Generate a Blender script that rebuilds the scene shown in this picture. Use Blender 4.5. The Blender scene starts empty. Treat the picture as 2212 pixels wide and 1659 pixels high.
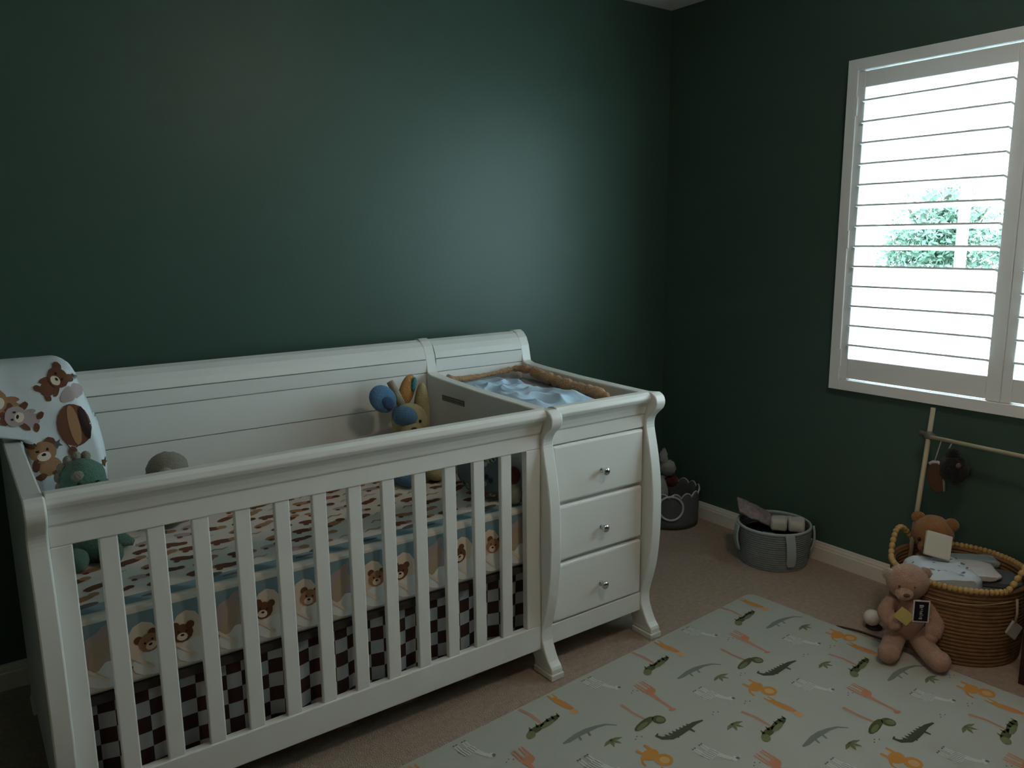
import bpy, math, random
from mathutils import Vector, Matrix, noise
from mathutils.geometry import tessellate_polygon
random.seed(7)
PI = math.pi
scene = bpy.context.scene
COL = scene.collection

# ------------------------------------------------------------------ materials
MATS = {}
def mat(name, col, rough=0.6, spec=0.4, metal=0.0, bump=0.0, bscale=60.0, var=0.0, vscale=8.0, sheen=0.0, bdist=0.004):
    m = bpy.data.materials.new(name); m.use_nodes = True
    nt = m.node_tree; b = nt.nodes['Principled BSDF']
    c = (col[0], col[1], col[2], 1)
    b.inputs['Base Color'].default_value = c
    b.inputs['Roughness'].default_value = rough
    b.inputs['Specular IOR Level'].default_value = spec
    b.inputs['Metallic'].default_value = metal
    if sheen:
        b.inputs['Sheen Weight'].default_value = sheen
    tc = nt.nodes.new('ShaderNodeTexCoord')
    if var:
        n = nt.nodes.new('ShaderNodeTexNoise'); n.inputs['Scale'].default_value = vscale; n.inputs['Detail'].default_value = 5
        mx = nt.nodes.new('ShaderNodeMix'); mx.data_type = 'RGBA'
        mx.inputs['A'].default_value = tuple(max(0, x * (1 - var)) for x in col[:3]) + (1,)
        mx.inputs['B'].default_value = tuple(min(1, x * (1 + var)) for x in col[:3]) + (1,)
        nt.links.new(tc.outputs['Object'], n.inputs['Vector'])
        nt.links.new(n.outputs['Fac'], mx.inputs['Factor'])
        nt.links.new(mx.outputs['Result'], b.inputs['Base Color'])
    if bump:
        n2 = nt.nodes.new('ShaderNodeTexNoise'); n2.inputs['Scale'].default_value = bscale; n2.inputs['Detail'].default_value = 3
        bp = nt.nodes.new('ShaderNodeBump'); bp.inputs['Strength'].default_value = bump; bp.inputs['Distance'].default_value = bdist
        nt.links.new(tc.outputs['Object'], n2.inputs['Vector'])
        nt.links.new(n2.outputs['Fac'], bp.inputs['Height'])
        nt.links.new(bp.outputs['Normal'], b.inputs['Normal'])
    MATS[name] = m
    return m

WALL = mat('wall_green_satin', (0.047, 0.088, 0.067), 0.44, 0.42, bump=0.25, bscale=220, bdist=0.0015)
CEIL = mat('ceiling_flat_white', (0.80, 0.78, 0.77), 0.9, 0.2, bump=0.3, bscale=150)
TRIM = mat('trim_white', (0.62, 0.57, 0.50), 0.5, 0.4)
CARPET = mat('carpet_tan', (0.405, 0.305, 0.240), 0.95, 0.1, bump=0.9, bscale=240, var=0.28, vscale=60, bdist=0.008)
WOODW = mat('white_lacquer', (0.77, 0.755, 0.725), 0.32, 0.5)
WOODW2 = mat('white_panel_interior', (0.76, 0.745, 0.715), 0.4, 0.4)
SHUT = mat('shutter_white', (0.84, 0.83, 0.83), 0.42, 0.4)
CHROME = mat('polished_nickel', (0.62, 0.62, 0.62), 0.18, 0.5, metal=1.0)
GROOVE = mat('groove_shadow_gap', (0.40, 0.38, 0.35), 0.8, 0.1)
def flat(name, col, rough=0.9):
    return mat(name, col, rough, 0.15)

# ------------------------------------------------------------------ mesh builder
class MB:
    def __init__(s): s.v = []; s.f = []; s.m = []
    def add(s, vs, fs, mi=0):
        o = len(s.v); s.v += [tuple(x) for x in vs]
        for f in fs: s.f.append([i + o for i in f]); s.m.append(mi)
        return s
    def box(s, a, b, mi=0):
        x0, y0, z0 = a; x1, y1, z1 = b
        vs = [(x0,y0,z0),(x1,y0,z0),(x1,y1,z0),(x0,y1,z0),(x0,y0,z1),(x1,y0,z1),(x1,y1,z1),(x0,y1,z1)]
        return s.add(vs, [(0,3,2,1),(4,5,6,7),(0,1,5,4),(1,2,6,5),(2,3,7,6),(3,0,4,7)], mi)
    def obox(s, c, ax, ay, az, mi=0):
        c = Vector(c); ax = Vector(ax); ay = Vector(ay); az = Vector(az)
        vs = [c + ax*i + ay*j + az*k for k in (-1,1) for j in (-1,1) for i in (-1,1)]
        return s.add(vs, [(0,2,3,1),(4,5,7,6),(0,1,5,4),(1,3,7,5),(3,2,6,7),(2,0,4,6)], mi)
    def prism(s, poly, fn, d, mi=0):
        """poly: 2D outline (either winding); fn(a,b,t)->3D with t in d"""
        tri = tessellate_polygon([[Vector((p[0], p[1], 0)) for p in poly]])
        n = len(poly)
        vs = [fn(p[0], p[1], d[0]) for p in poly] + [fn(p[0], p[1], d[1]) for p in poly]
        area = sum(poly[i][0]*poly[(i+1)%n][1]-poly[(i+1)%n][0]*poly[i][1] for i in range(n))
        fs = []
        if n <= 400:
            fs.append(list(range(n))[::-1]); fs.append(list(range(n, 2*n)))
        for i in range(n):
            j = (i+1) % n; fs.append((i, j, n+j, n+i))
        return s.add(vs, fs, mi)
    def lathe(s, prof, c=(0,0,0), n=32, mi=0, sx=1, sy=1, axis=None):
        vs = []; fs = []
        k = len(prof)
        for i in range(n):
            t = 2*PI*i/n
            for r, z in prof:
                vs.append((r*math.cos(t)*sx, r*math.sin(t)*sy, z))
        if axis is not None:
            q = Vector((0,0,1)).rotation_difference(Vector(axis).normalized())
            vs = [q @ Vector(v) for v in vs]
        vs = [Vector(v) + Vector(c) for v in vs]
        for i in range(n):
            j = (i+1) % n
            for a in range(k-1):
                fs.append((i*k+a, j*k+a, j*k+a+1, i*k+a+1))
        return s.add(vs, fs, mi)
    def ell(s, c, r, rot=None, n=20, mi=0, jit=0.0, jf=6.0):
        vs = []; fs = []
        m = max(8, n*2//3)
        R = rot if rot is not None else Matrix.Identity(3)
        c = Vector(c)
        for a in range(m+1):
            ph = PI*a/m
            for i in range(n):
                t = 2*PI*i/n
                d = Vector((math.sin(ph)*math.cos(t), math.sin(ph)*math.sin(t), math.cos(ph)))
                k = 1.0
                if jit: k += jit*noise.noise(d*jf*0.5 + c*9)
                vs.append(c + R @ Vector((d.x*r[0]*k, d.y*r[1]*k, d.z*r[2]*k)))
        for a in range(m):
            for i in range(n):
                j = (i+1) % n
                fs.append((a*n+i, (a+1)*n+i, (a+1)*n+j, a*n+j))
        return s.add(vs, fs, mi)
    def tube(s, pts, rad, n=10, mi=0, closed=False, flat=1.0):
        pts = [Vector(p) for p in pts]; k = len(pts)
        rs = rad if isinstance(rad, (list, tuple)) else [rad]*k
        vs = []; fs = []
        up = Vector((0,0,1)); prev = None
        for i in range(k):
            if closed: t = pts[(i+1)%k]-pts[i-1]
            else: t = pts[min(i+1,k-1)]-pts[max(i-1,0)]
            t.normalize()
            if prev is None:
                ref = up if abs(t.z) < 0.9 else Vector((1,0,0))
                a = t.cross(ref).normalized()
            else:
                a = (prev - t*prev.dot(t)).normalized()
            prev = a; b = t.cross(a)
            for q in range(n):
                th = 2*PI*q/n
                vs.append(pts[i] + a*math.cos(th)*rs[i] + b*math.sin(th)*rs[i]*flat)
        for i in range(k if closed else k-1):
            j = (i+1) % k
            for q in range(n):
                w = (q+1) % n
                fs.append((i*n+q, i*n+w, j*n+w, j*n+q))
        if not closed:
            fs.append(tuple(range(n))[::-1]); fs.append(tuple((k-1)*n+q for q in range(n)))
        return s.add(vs, fs, mi)
    def grid(s, fn, nu, nv, mi=0):
        vs = [fn(i/nu, j/nv) for j in range(nv+1) for i in range(nu+1)]
        w = nu+1
        fs = [(j*w+i, j*w+i+1, (j+1)*w+i+1, (j+1)*w+i) for j in range(nv) for i in range(nu)]
        return s.add(vs, fs, mi)
    def decal(s, poly, fn, mi):
        tri = tessellate_polygon([[Vector((p[0], p[1], 0)) for p in poly]])
        return s.add([fn(*p) for p in poly], [tuple(t) for t in tri], mi)

def loc_of(o):
    L = Vector((0,0,0))
    while o is not None: L = L + Vector(o.location); o = o.parent
    return L
def obj(name, mb, mats, parent=None, smooth=False, bevel=0.0, sub=0, solid=0.0, origin=None, seg=2, fixn=True):
    me = bpy.data.meshes.new(name)
    L = loc_of(parent) if parent is not None else Vector(origin or (0,0,0))
    me.from_pydata([Vector(v)-L for v in mb.v], [], mb.f)
    if not isinstance(mats, (list, tuple)): mats = [mats]
    for m in mats: me.materials.append(m)
    me.polygons.foreach_set('material_index', mb.m)
    me.update()
    import bmesh
    bm = bmesh.new(); bm.from_mesh(me)
    if fixn: bmesh.ops.recalc_face_normals(bm, faces=bm.faces)
    bm.to_mesh(me); bm.free()
    if smooth: me.polygons.foreach_set('use_smooth', [True]*len(me.polygons))
    o = bpy.data.objects.new(name, me); COL.objects.link(o)
    if parent is not None: o.parent = parent
    elif origin is not None: o.location = origin
    if solid:
        md = o.modifiers.new('s', 'SOLIDIFY'); md.thickness = solid; md.offset = -1
    if bevel:
        md = o.modifiers.new('b', 'BEVEL'); md.width = bevel; md.segments = seg; md.limit_method = 'ANGLE'; md.angle_limit = math.radians(40)
    if sub:
        md = o.modifiers.new('u', 'SUBSURF'); md.levels = sub; md.render_levels = sub
    return o
def tag(o, label, cat, group=None):
    o['label'] = label; o['category'] = cat
    if group: o['group'] = group
    return o
def thing(name, loc, label, cat, group=None):
    o = bpy.data.objects.new(name, None); COL.objects.link(o); o.location = loc
    o.empty_display_size = 0.05
    return tag(o, label, cat, group)
def struct(name, mb, mats, **k):
    o = obj(name, mb, mats, **k); o['kind'] = 'structure'; return o
def catmull(P, n=6, closed=False):
    out = []; k = len(P); P = [Vector(p) for p in P]
    rng = range(k if closed else k-1)
    for i in rng:
        p0 = P[(i-1) % k] if closed or i > 0 else P[0]
        p1 = P[i]; p2 = P[(i+1) % k]; p3 = P[(i+2) % k] if closed or i+2 < k else P[k-1]
        for j in range(n):
            t = j/n
            out.append(0.5*((2*p1)+(p2-p0)*t+(2*p0-5*p1+4*p2-p3)*t*t+(3*p1-p0-3*p2+p3)*t**3))
    if not closed: out.append(P[-1])
    return out
def rot3(rx, ry, rz):
    return (Matrix.Rotation(rz,3,'Z') @ Matrix.Rotation(ry,3,'Y') @ Matrix.Rotation(rx,3,'X'))

# 2D print helpers
def e2(cx, cy, rx, ry, a=0, n=12):
    ca, sa = math.cos(a), math.sin(a)
    return [(cx+rx*math.cos(t)*ca-ry*math.sin(t)*sa, cy+rx*math.cos(t)*sa+ry*math.sin(t)*ca) for t in [2*PI*i/n for i in range(n)]]
def stroke(pts, ws):
    L = []; R = []
    for i, p in enumerate(pts):
        a = pts[max(0,i-1)]; b = pts[min(len(pts)-1,i+1)]
        dx, dy = b[0]-a[0], b[1]-a[1]; l = math.hypot(dx,dy) or 1
        w = ws[i] if isinstance(ws,(list,tuple)) else ws
        L.append((p[0]-dy/l*w, p[1]+dx/l*w)); R.append((p[0]+dy/l*w, p[1]-dx/l*w))
    return L + R[::-1]

# ------------------------------------------------------------------ room
XW, YW, ZC = 2.945, 2.785, 2.425
XL, YB = -0.85, -0.75
mb = MB().box((-3.4, -1.5, -0.1), (XW+0.12, YW+0.12, 0)); struct('floor', mb, CARPET)
mb = MB().box((XL-0.1, YB-0.1, ZC), (XW+0.12, YW+0.12, ZC+0.1)); struct('ceiling', mb, CEIL)
mb = MB().box((XL-0.1, YW, 0), (XW+0.12, YW+0.12, ZC)); struct('wall_back', mb, WALL)
# left wall; unseen doorway added to let the hall fill reach the right wall
DY0, DY1, DZ = -0.62, 0.30, 2.05
mb = MB()
mb.box((XL-0.1, YB, 0), (XL, DY0, ZC)); mb.box((XL-0.1, DY1, 0), (XL, YW, ZC)); mb.box((XL-0.1, DY0, DZ), (XL, DY1, ZC))
struct('wall_left', mb, WALL)
# right wall with window opening
WY0, WY1, WZ0, WZ1 = 0.585, 1.797, 0.80, 1.992
mb = MB()
mb.box((XW, YB, 0), (XW+0.12, WY0, ZC)); mb.box((XW, WY1, 0), (XW+0.12, YW, ZC))
mb.box((XW, WY0, 0), (XW+0.12, WY1, WZ0)); mb.box((XW, WY0, WZ1), (XW+0.12, WY1, ZC))
struct('wall_right', mb, WALL)
# front wall (behind the camera)
struct('wall_front', MB().box((XL-0.1, YB-0.1, 0), (XW+0.12, YB, ZC)), WALL)
HALL = mat('hall_wall_cream', (0.55, 0.50, 0.42), 0.8, 0.2)
mb = MB()
mb.box((-3.4, -1.5, 0), (-3.3, 1.1, ZC)); mb.box((-3.3, -1.5, 0), (XL-0.1, -1.4, ZC)); mb.box((-3.3, 1.0, 0), (XL-0.1, 1.1, ZC))
mb.box((-3.4, -1.5, ZC), (XL-0.1, 1.1, ZC+0.1))
struct('wall_hall', mb, HALL)
def basebd(name, a, b, nx, ny):
    # profile: (offset from wall, z)
    prof = [(0,0),(0.015,0),(0.015,0.055),(0.012,0.060),(0.012,0.066),(0.008,0.072),(0.006,0.080),(0,0.082)]
    n = len(prof); vs = []
    for p in (a, b):
        for o_, z in prof: vs.append((p[0]+nx*o_, p[1]+ny*o_, z))
    fs = [tuple(range(n)), tuple(range(n, 2*n))] + [(i,(i+1)%n,n+(i+1)%n,n+i) for i in range(n)]
    struct(name, MB().add(vs, fs), TRIM)
basebd('baseboard_back', (XL, YW), (XW-0.015, YW), 0, -1)
basebd('baseboard_right', (XW, YB), (XW, YW-0.0), -1, 0)
basebd('baseboard_left', (XL, 0.38), (XL, YW), 1, 0)

# ------------------------------------------------------------------ window and shutters
w = bpy.data.objects.new('window_1', None); COL.objects.link(w); w.location = (XW, 1.19, WZ0); w['kind'] = 'structure'
mb = MB()
fx0, fx1 = XW-0.026, XW+0.06
FY0, FY1, FZ0, FZ1 = 0.545, 1.838, 0.759, 2.032
mb.box((fx0, FY1-0.041, FZ0), (XW, FY1, FZ1)); mb.box((fx0, FY0, FZ0), (XW, FY0+0.041, FZ1))
mb.box((fx0, FY0+0.041, FZ1-0.041), (XW, FY1-0.041, FZ1)); mb.box((fx0, FY0+0.041, FZ0), (XW, FY1-0.041, FZ0+0.041))
mb.box((XW, WY1-0.012, WZ0), (XW+0.115, WY1, WZ1)); mb.box((XW, WY0, WZ0), (XW+0.115, WY0+0.012, WZ1))
mb.box((XW, WY0+0.012, WZ1-0.002), (XW+0.115, WY1-0.012, WZ1)); mb.box((XW, WY0+0.012, WZ0), (XW+0.115, WY1-0.012, WZ0+0.002))
obj('window_frame', mb, SHUT, w, bevel=0.003)
mb = MB(); sx0, sx1 = XW+0.10, XW+0.118
a0, a1, b0, b1 = WY0+0.012, WY1-0.012, WZ0+0.002, WZ1-0.002
mb.box((sx0, a0, b0), (sx1, a0+0.03, b1)); mb.box((sx0, a1-0.03, b0), (sx1, a1, b1))
mb.box((sx0, a0+0.03, b0), (sx1, a1-0.03, b0+0.03)); mb.box((sx0, a0+0.03, b1-0.03), (sx1, a1-0.03, b1))
for y in (1.425, 1.19, 0.955): mb.box((sx0, y-0.017, b0+0.03), (sx1, y+0.017, b1-0.03))
obj('window_sash', mb, SHUT, w)
GL = bpy.data.materials.new('window_glass'); GL.use_nodes = True
nt = GL.node_tree; nt.nodes.clear()
out = nt.nodes.new('ShaderNodeOutputMaterial'); tr = nt.nodes.new('ShaderNodeBsdfTransparent'); gl = nt.nodes.new('ShaderNodeBsdfGlossy')
gl.inputs['Roughness'].default_value = 0.02; mx = nt.nodes.new('ShaderNodeMixShader'); mx.inputs['Fac'].default_value = 0.05
nt.links.new(tr.outputs[0], mx.inputs[1]); nt.links.new(gl.outputs[0], mx.inputs[2]); nt.links.new(mx.outputs[0], out.inputs[0])
mb = MB().box((XW+0.107, a0+0.01, b0+0.01), (XW+0.110, a1-0.01, b1-0.01))
obj('window_pane', mb, GL, w)

def shutter(y1, y0, label, knobside):
    t = thing('plantation_shutter', (XW-0.003, (y0+y1)/2, FZ0+0.045), label, 'window shutter')
    px0, px1 = XW-0.020, XW+0.008
    z0, z1 = FZ0+0.0425, FZ1-0.0465
    st = 0.034
    oz0, oz1 = 0.888, 1.925
    mb = MB()
    mb.box((px0, y1-st, z0), (px1, y1, z1)); mb.box((px0, y0, z0), (px1, y0+0.048, z1))
    obj('stile', mb, SHUT, t, bevel=0.003)
    mb = MB().box((px0, y0+0.048, oz1), (px1, y1-st, z1)); obj('top_rail', mb, SHUT, t, bevel=0.003)
    mb = MB().box((px0, y0+0.048, z0+0.0055), (px1, y1-st, oz0)); obj('bottom_rail', mb, SHUT, t, bevel=0.003)
    for i in range(13):
        z = 0.940 + 0.0775*i
        prof = []
        hw, hh = 0.034, 0.0042
        prof = [(-hw,-0.0034),(-hw,0.0034),(-hw+0.006,hh),(hw-0.006,hh),(hw,0.003),(hw,-0.003),(hw-0.006,-hh),(-hw+0.006,-hh)]
        tl = math.radians(-11)
        P = [(p[0]*math.cos(tl)-p[1]*math.sin(tl), p[0]*math.sin(tl)+p[1]*math.cos(tl)) for p in prof]
        mb = MB().prism(P, lambda a, b, d, z=z: (XW-0.006+a, d, z+b), (y0+0.0485, y1-st-0.0005))
        obj('louver', mb, SHUT, t, smooth=False)
    for z in (0.89, 1.36, 1.86):
        yy = y1 if knobside > 0 else y0
        mb = MB().box((px0-0.007, yy-0.007, z-0.035), (px0, yy+0.008, z+0.035))
        obj('hinge', mb, SHUT, t, bevel=0.002)
    return t
shutter(1.7985, 1.1912, 'white plantation shutter panel with open louvers, the left and nearly whole one in view', 1)
shutter(1.1895, 0.5845, 'white plantation shutter panel cut off by the right edge of the photo', -1)

# outside
GRD = mat('sunlit_paving', (0.62, 0.62, 0.60), 0.9, 0.1, var=0.1, vscale=2)
g = struct('ground', MB().box((XW+0.6, -14, -0.45), (40, 34, -0.35)), GRD)
struct('wall_garden', MB().box((8.2,-6,-0.35),(8.35,26,1.02)), mat('garden_wall_white',(0.80,0.80,0.78),0.9,0.1))
LEAF = mat('leaf_green', (0.075, 0.125, 0.085), 0.55, 0.3, var=0.45, vscale=3)
BARK = mat('tree_bark', (0.06, 0.055, 0.04), 0.9, 0.2, bump=0.5, bscale=30)
tree = thing('garden_tree', (10.2, 4.95, -0.35), 'leafy green tree seen outside through the open window louvers', 'tree')
mb = MB().tube([(10.2,4.95,-0.35),(10.22,4.95,0.5),(10.15,5.0,1.3),(10.2,4.95,2.0)], [0.11,0.09,0.07,0.03], 10)
for q in ((9.9,5.3,1.7),(10.5,4.6,1.7),(10.0,4.6,1.9),(10.4,5.4,1.5)): mb.tube([(10.18,4.97,0.9),tuple((Vector(q)+Vector((10.18,4.97,0.9)))/2+Vector((0,0,0.08))),q],[0.05,0.035,0.015],7)
obj('trunk', mb, BARK, tree, smooth=True)
mb = MB()
rnd = random.Random(3)
for i in range(5200):
    c = rnd.choice([(10.2,5.2,1.40,0.55),(10.2,4.6,1.25,0.50),(10.15,4.95,1.62,0.38),(9.85,5.35,1.15,0.38),(9.9,4.25,1.10,0.40),(9.8,4.9,1.20,0.42),(9.8,4.9,1.05,0.40)])
    while True:
        d = Vector((rnd.uniform(-1,1), rnd.uniform(-1,1), rnd.uniform(-1,1)))
        if d.length < 1: break
    p = Vector(c[:3]) + d*c[3]
    a = Vector((rnd.gauss(0,1), rnd.gauss(0,1), rnd.gauss(0,1))).normalized()
    b = a.orthogonal().normalized(); s_ = rnd.uniform(0.03, 0.055)
    mb.add([p-a*s_, p+b*s_*0.5, p+a*s_, p-b*s_*0.5], [(0,1,2,3)])
obj('foliage', mb, LEAF, tree, fixn=False)

# ------------------------------------------------------------------ crib with changer
crib = thing('crib_with_changing_table', (0.995, 2.2, 0), 'white wooden sleigh crib joined to a three drawer changing table', 'crib')
front = [(1.790,0.0),(1.788,0.034),(1.806,0.055),(1.822,0.082),(1.836,0.113),(1.839,0.140),(1.836,0.165),(1.817,0.228),(1.806,0.278),(1.797,0.350),
         (1.793,0.432),(1.794,0.511),(1.800,0.590),(1.812,0.663),(1.826,0.722),(1.833,0.758),(1.827,0.785),(1.808,0.805),(1.794,0.818),(1.787,0.834),(1.788,0.850),(1.796,0.863),(1.812,0.871)]
top = [(1.86,0.866),(2.0,0.868),(2.2,0.872),(2.4,0.880),(2.50,0.886),(2.523,0.893),(2.530,0.92),(2.538,0.955),(2.552,0.985),(2.572,1.004),(2.592,1.012),
       (2.612,1.010),(2.627,0.998),(2.630,0.982),(2.622,0.966),(2.608,0.955),(2.600,0.93),(2.598,0.85)]
back = [(2.598,0.25),(2.602,0.16),(2.617,0.09),(2.645,0.035),(2.648,0.0)]
under = [(2.565,0.0),(2.565,0.035),(2.55,0.075),(2.53,0.092),(1.935,0.092),(1.905,0.078),(1.880,0.040),(1.872,0.0)]
side_poly = front + top + back + under
fr_s = [tuple(p)[:2] for p in catmull([(a,b,0) for a,b in front], 3)]
side_poly = fr_s + top + back + under
XS = [(0.080, 0.121, 'end_panel'), (1.423, 1.466, 'end_panel'), (1.862, 1.905, 'end_panel')]
for x0, x1, nm in XS:
    p = obj(nm, MB().prism(side_poly, lambda a, b, d: (d, a, b), (x0, x1)), WOODW, crib, bevel=0.004)
    for (ya, yb) in ((1.783, 1.878), (2.56, 2.655)):
        mb = MB().box((x0-0.004, ya, 0), (x1+0.004, yb, 0.020)).box((x0-0.001, ya+0.006, 0.020), (x1+0.001, yb-0.006, 0.033))
        obj('foot', mb, WOODW, p, bevel=0.003)
# stepped moulding inside faces handled by the panels; back boards
def back_board(x0, x1):
    P = [(2.530,0.30),(2.530,0.6625),(2.541,0.6625),(2.541,0.6655),(2.530,0.6655),(2.530,0.7755),(2.541,0.7755),(2.541,0.7785),(2.530,0.7785),(2.530,0.8893),(2.541,0.8893),(2.541,0.8927),(2.530,0.8927),(2.530,0.9383),(2.545,0.9383),(2.545,0.9420),(2.531,0.9420),
         (2.540,0.965),(2.553,0.986),(2.572,1.001),(2.592,1.008),(2.612,1.005),(2.622,0.992),(2.616,0.975),(2.602,0.962),(2.590,0.945),(2.570,0.925),(2.565,0.88),(2.562,0.30)]
    obj('back_panel', MB().prism(P, lambda a, b, d: (d, a, b), (x0, x1)), WOODW2, crib)
back_board(0.121, 1.423); back_board(1.466, 1.862)
# moulded rail profile shared by gate and changer front
rail = [(1.862,0.868),(1.838,0.874),(1.822,0.872),(1.812,0.864),(1.809,0.852),(1.814,0.842),(1.822,0.836),(1.829,0.824),(1.834,0.810),(1.837,0.798)]
gate = obj('front_gate', MB()
    .prism(rail+[(1.842,0.796),(1.842,0.748),(1.866,0.748)], lambda a,b,d: (d,a,b), (0.121,1.423))
    .box((0.121,1.842,0.086),(1.423,1.866,0.169)).box((0.121,1.842,0.169),(0.164,1.866,0.748)).box((1.369,1.842,0.169),(1.423,1.866,0.748)), WOODW, crib, bevel=0.003)
for i in range(12):
    x = 0.2135 + 0.0968*i
    obj('slat', MB().box((x,1.846,0.1685),(x+0.0385,1.862,0.7485)), WOODW, gate, bevel=0.003)
# changer carcass
obj('front_rail', MB().prism(rail+[(1.842,0.796),(1.842,0.750),(1.866,0.750)], lambda a,b,d: (d,a,b), (1.466,1.862)), WOODW, crib, bevel=0.003)
obj('drawer_carcass', MB().box((1.466,1.858,0.150),(1.862,1.872,0.752)).box((1.466,1.872,0.16),(1.862,2.53,0.18)), WOODW2, crib)
obj('plinth_rail', MB().box((1.466,1.842,0.090),(1.862,1.866,0.157)), WOODW, crib, bevel=0.003)
obj('tray_floor', MB().box((1.466,1.866,0.775),(1.862,2.53,0.790)), WOODW2, crib)
for z0, z1, kz in ((0.559,0.746,0.636),(0.366,0.548,0.443),(0.161,0.355,0.245)):
    dr = obj('drawer', MB().box((1.470,1.838,z0),(1.858,1.858,z1)), WOODW, crib, bevel=0.009, seg=3)
    kn = [(0.0,0.030),(0.006,0.0295),(0.0115,0.0265),(0.0135,0.022),(0.0120,0.0175),(0.0075,0.015),(0.0052,0.012),(0.0052,0.004),(0.009,0.002),(0.009,0.0)]
    k = obj('knob', MB().lathe(kn, (1.672,1.838,kz), 20, axis=(0,-1,0)), CHROME, dr, smooth=True); k['label'] = 'shiny nickel knob'
obj('mattress_support', MB().box((0.121,1.872,0.350),(1.423,2.53,0.366)), mat('support_board_brown',(0.05,0.04,0.035),0.8), crib)
STK = flat('sticker_grey', (0.20,0.20,0.19)); STW = flat('sticker_text_pale',(0.5,0.5,0.48))
mb = MB().box((1.4222,2.27,0.806),(1.4235,2.42,0.826))
for k in range(9): mb.box((1.4218,2.28+0.0155*k,0.809),(1.4223,2.288+0.0155*k,0.811),1); mb.box((1.4218,2.28+0.0155*k,0.818),(1.4223,2.289+0.0155*k,0.820),1)
s_ = obj('warning_sticker', mb, [STK, STW], crib); s_['label'] = 'small grey printed warning strip'

# ------------------------------------------------------------------ printed bedding
SHEET = mat('sheet_cream', (0.68,0.63,0.57), 0.9, 0.1, bump=0.2, bscale=30)
BLUE = flat('print_blue', (0.22,0.33,0.38)); PALE = flat('print_cream', (0.78,0.66,0.54)); BROWN = flat('print_brown', (0.17,0.075,0.045))
BR2 = flat('print_tan', (0.40,0.22,0.12)); GREY = flat('print_grey', (0.13,0.13,0.14)); BEIGE = flat('print_beige', (0.46,0.36,0.27)); MAUVE = flat('print_mauve', (0.45,0.36,0.36)); DARK = flat('print_dark', (0.04,0.025,0.025)); WHITE = flat('print_white',(0.78,0.79,0.78))
BM = [SHEET, BLUE, PALE, BROWN, BR2, GREY, MAUVE, DARK, WHITE, BEIGE]
def bear_face(mb, f, u, v, s, mi=4, a=0):
    R = lambda x, y: (u + s*(x*math.cos(a)-y*math.sin(a)), v + s*(x*math.sin(a)+y*math.cos(a)))
    def E(cx, cy, rx, ry, m, lift): mb.decal([R(*p) for p in e2(cx,cy,rx,ry)], lambda p,q: f(p,q,lift), m)
    E(-0.34,0.38,0.2,0.2,3,1); E(0.34,0.38,0.2,0.2,3,1); E(0,0,0.5,0.46,mi,2); E(0,-0.17,0.25,0.2,2,3); E(0,-0.09,0.09,0.06,7,4)
    E(-0.18,0.09,0.05,0.06,7,3); E(0.18,0.09,0.05,0.06,7,3)
def bear_sit(mb, f, u, v, s, a=0, mi=4):
    R = lambda x, y: (u + s*(x*math.cos(a)-y*math.sin(a)), v + s*(x*math.sin(a)+y*math.cos(a)))
    def E(cx, cy, rx, ry, m, lift, ro=0): mb.decal([R(*p) for p in e2(cx,cy,rx,ry,ro)], lambda p,q: f(p,q,lift), m)
    E(0,-0.62,0.36,0.45,mi,1); E(-0.3,-1.0,0.22,0.14,3,2,0.3); E(0.3,-1.0,0.22,0.14,3,2,-0.3); E(-0.36,-0.5,0.12,0.3,3,2,-0.4); E(0.36,-0.5,0.12,0.3,mi,2,0.5)
    bear_face(mb, lambda p,q,l: f(p,q,l+2), u, v, s, mi, a)
mx0, mx1, my0, my1, mz0, mz1 = 0.135, 1.405, 1.880, 2.505, 0.366, 0.560
mb = MB()
# rounded box mattress
def mat_prof():
    r = 0.018; out = []
    for (cy, cz, a0) in ((my0+r, mz0+r, PI), (my1-r, mz0+r, 1.5*PI), (my1-r, mz1-r, 0), (my0+r, mz1-r, 0.5*PI)):
        for k in range(5):
            a = a0 + 0.5*PI*k/4; out.append((cy+r*math.cos(a), cz+r*math.sin(a)))
    return out
mb.prism(mat_prof(), lambda a,b,d: (d,a,b), (mx0, mx1))
ftop = lambda u, v, l=0: (u, v, mz1+0.0006+0.0004*l)
ffr = lambda u, v, l=0: (u, my0-0.0006-0.0004*l, v)
rnd = random.Random(11)
for j in range(9):
    y = my0+0.105 + j*0.058
    for i in range(15):
        x = mx0+0.05+i*0.083+(0.04 if j%2 else 0)+rnd.uniform(-.01,.01)
        if x > mx1-0.05: continue
        k = rnd.random(); a = rnd.uniform(-0.5,0.5); m = rnd.choice([3,3,4,4,6,3]); s_ = 0.021+0.009*rnd.random()
        if k < 0.72:
            mb.decal(e2(x,y,s_*1.15,s_*0.55,a), lambda p,q: ftop(p,q,0), m)
            mb.decal(e2(x+s_*1.1*math.cos(a),y+s_*1.1*math.sin(a)+0.004,s_*0.5,s_*0.45,0), lambda p,q: ftop(p,q,1), rnd.choice([4,3]))
            mb.decal(e2(x-s_*0.6,y-s_*0.55,s_*0.3,s_*0.3,0), lambda p,q: ftop(p,q,1), 3)
        else:
            mb.decal(stroke([(x-s_,y-0.006),(x-s_*0.3,y+0.008),(x+s_*0.4,y),(x+s_,y+0.008)],[0.002,0.004,0.004,0.002]), lambda p,q: ftop(p,q,0), rnd.choice([6,4]))
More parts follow.
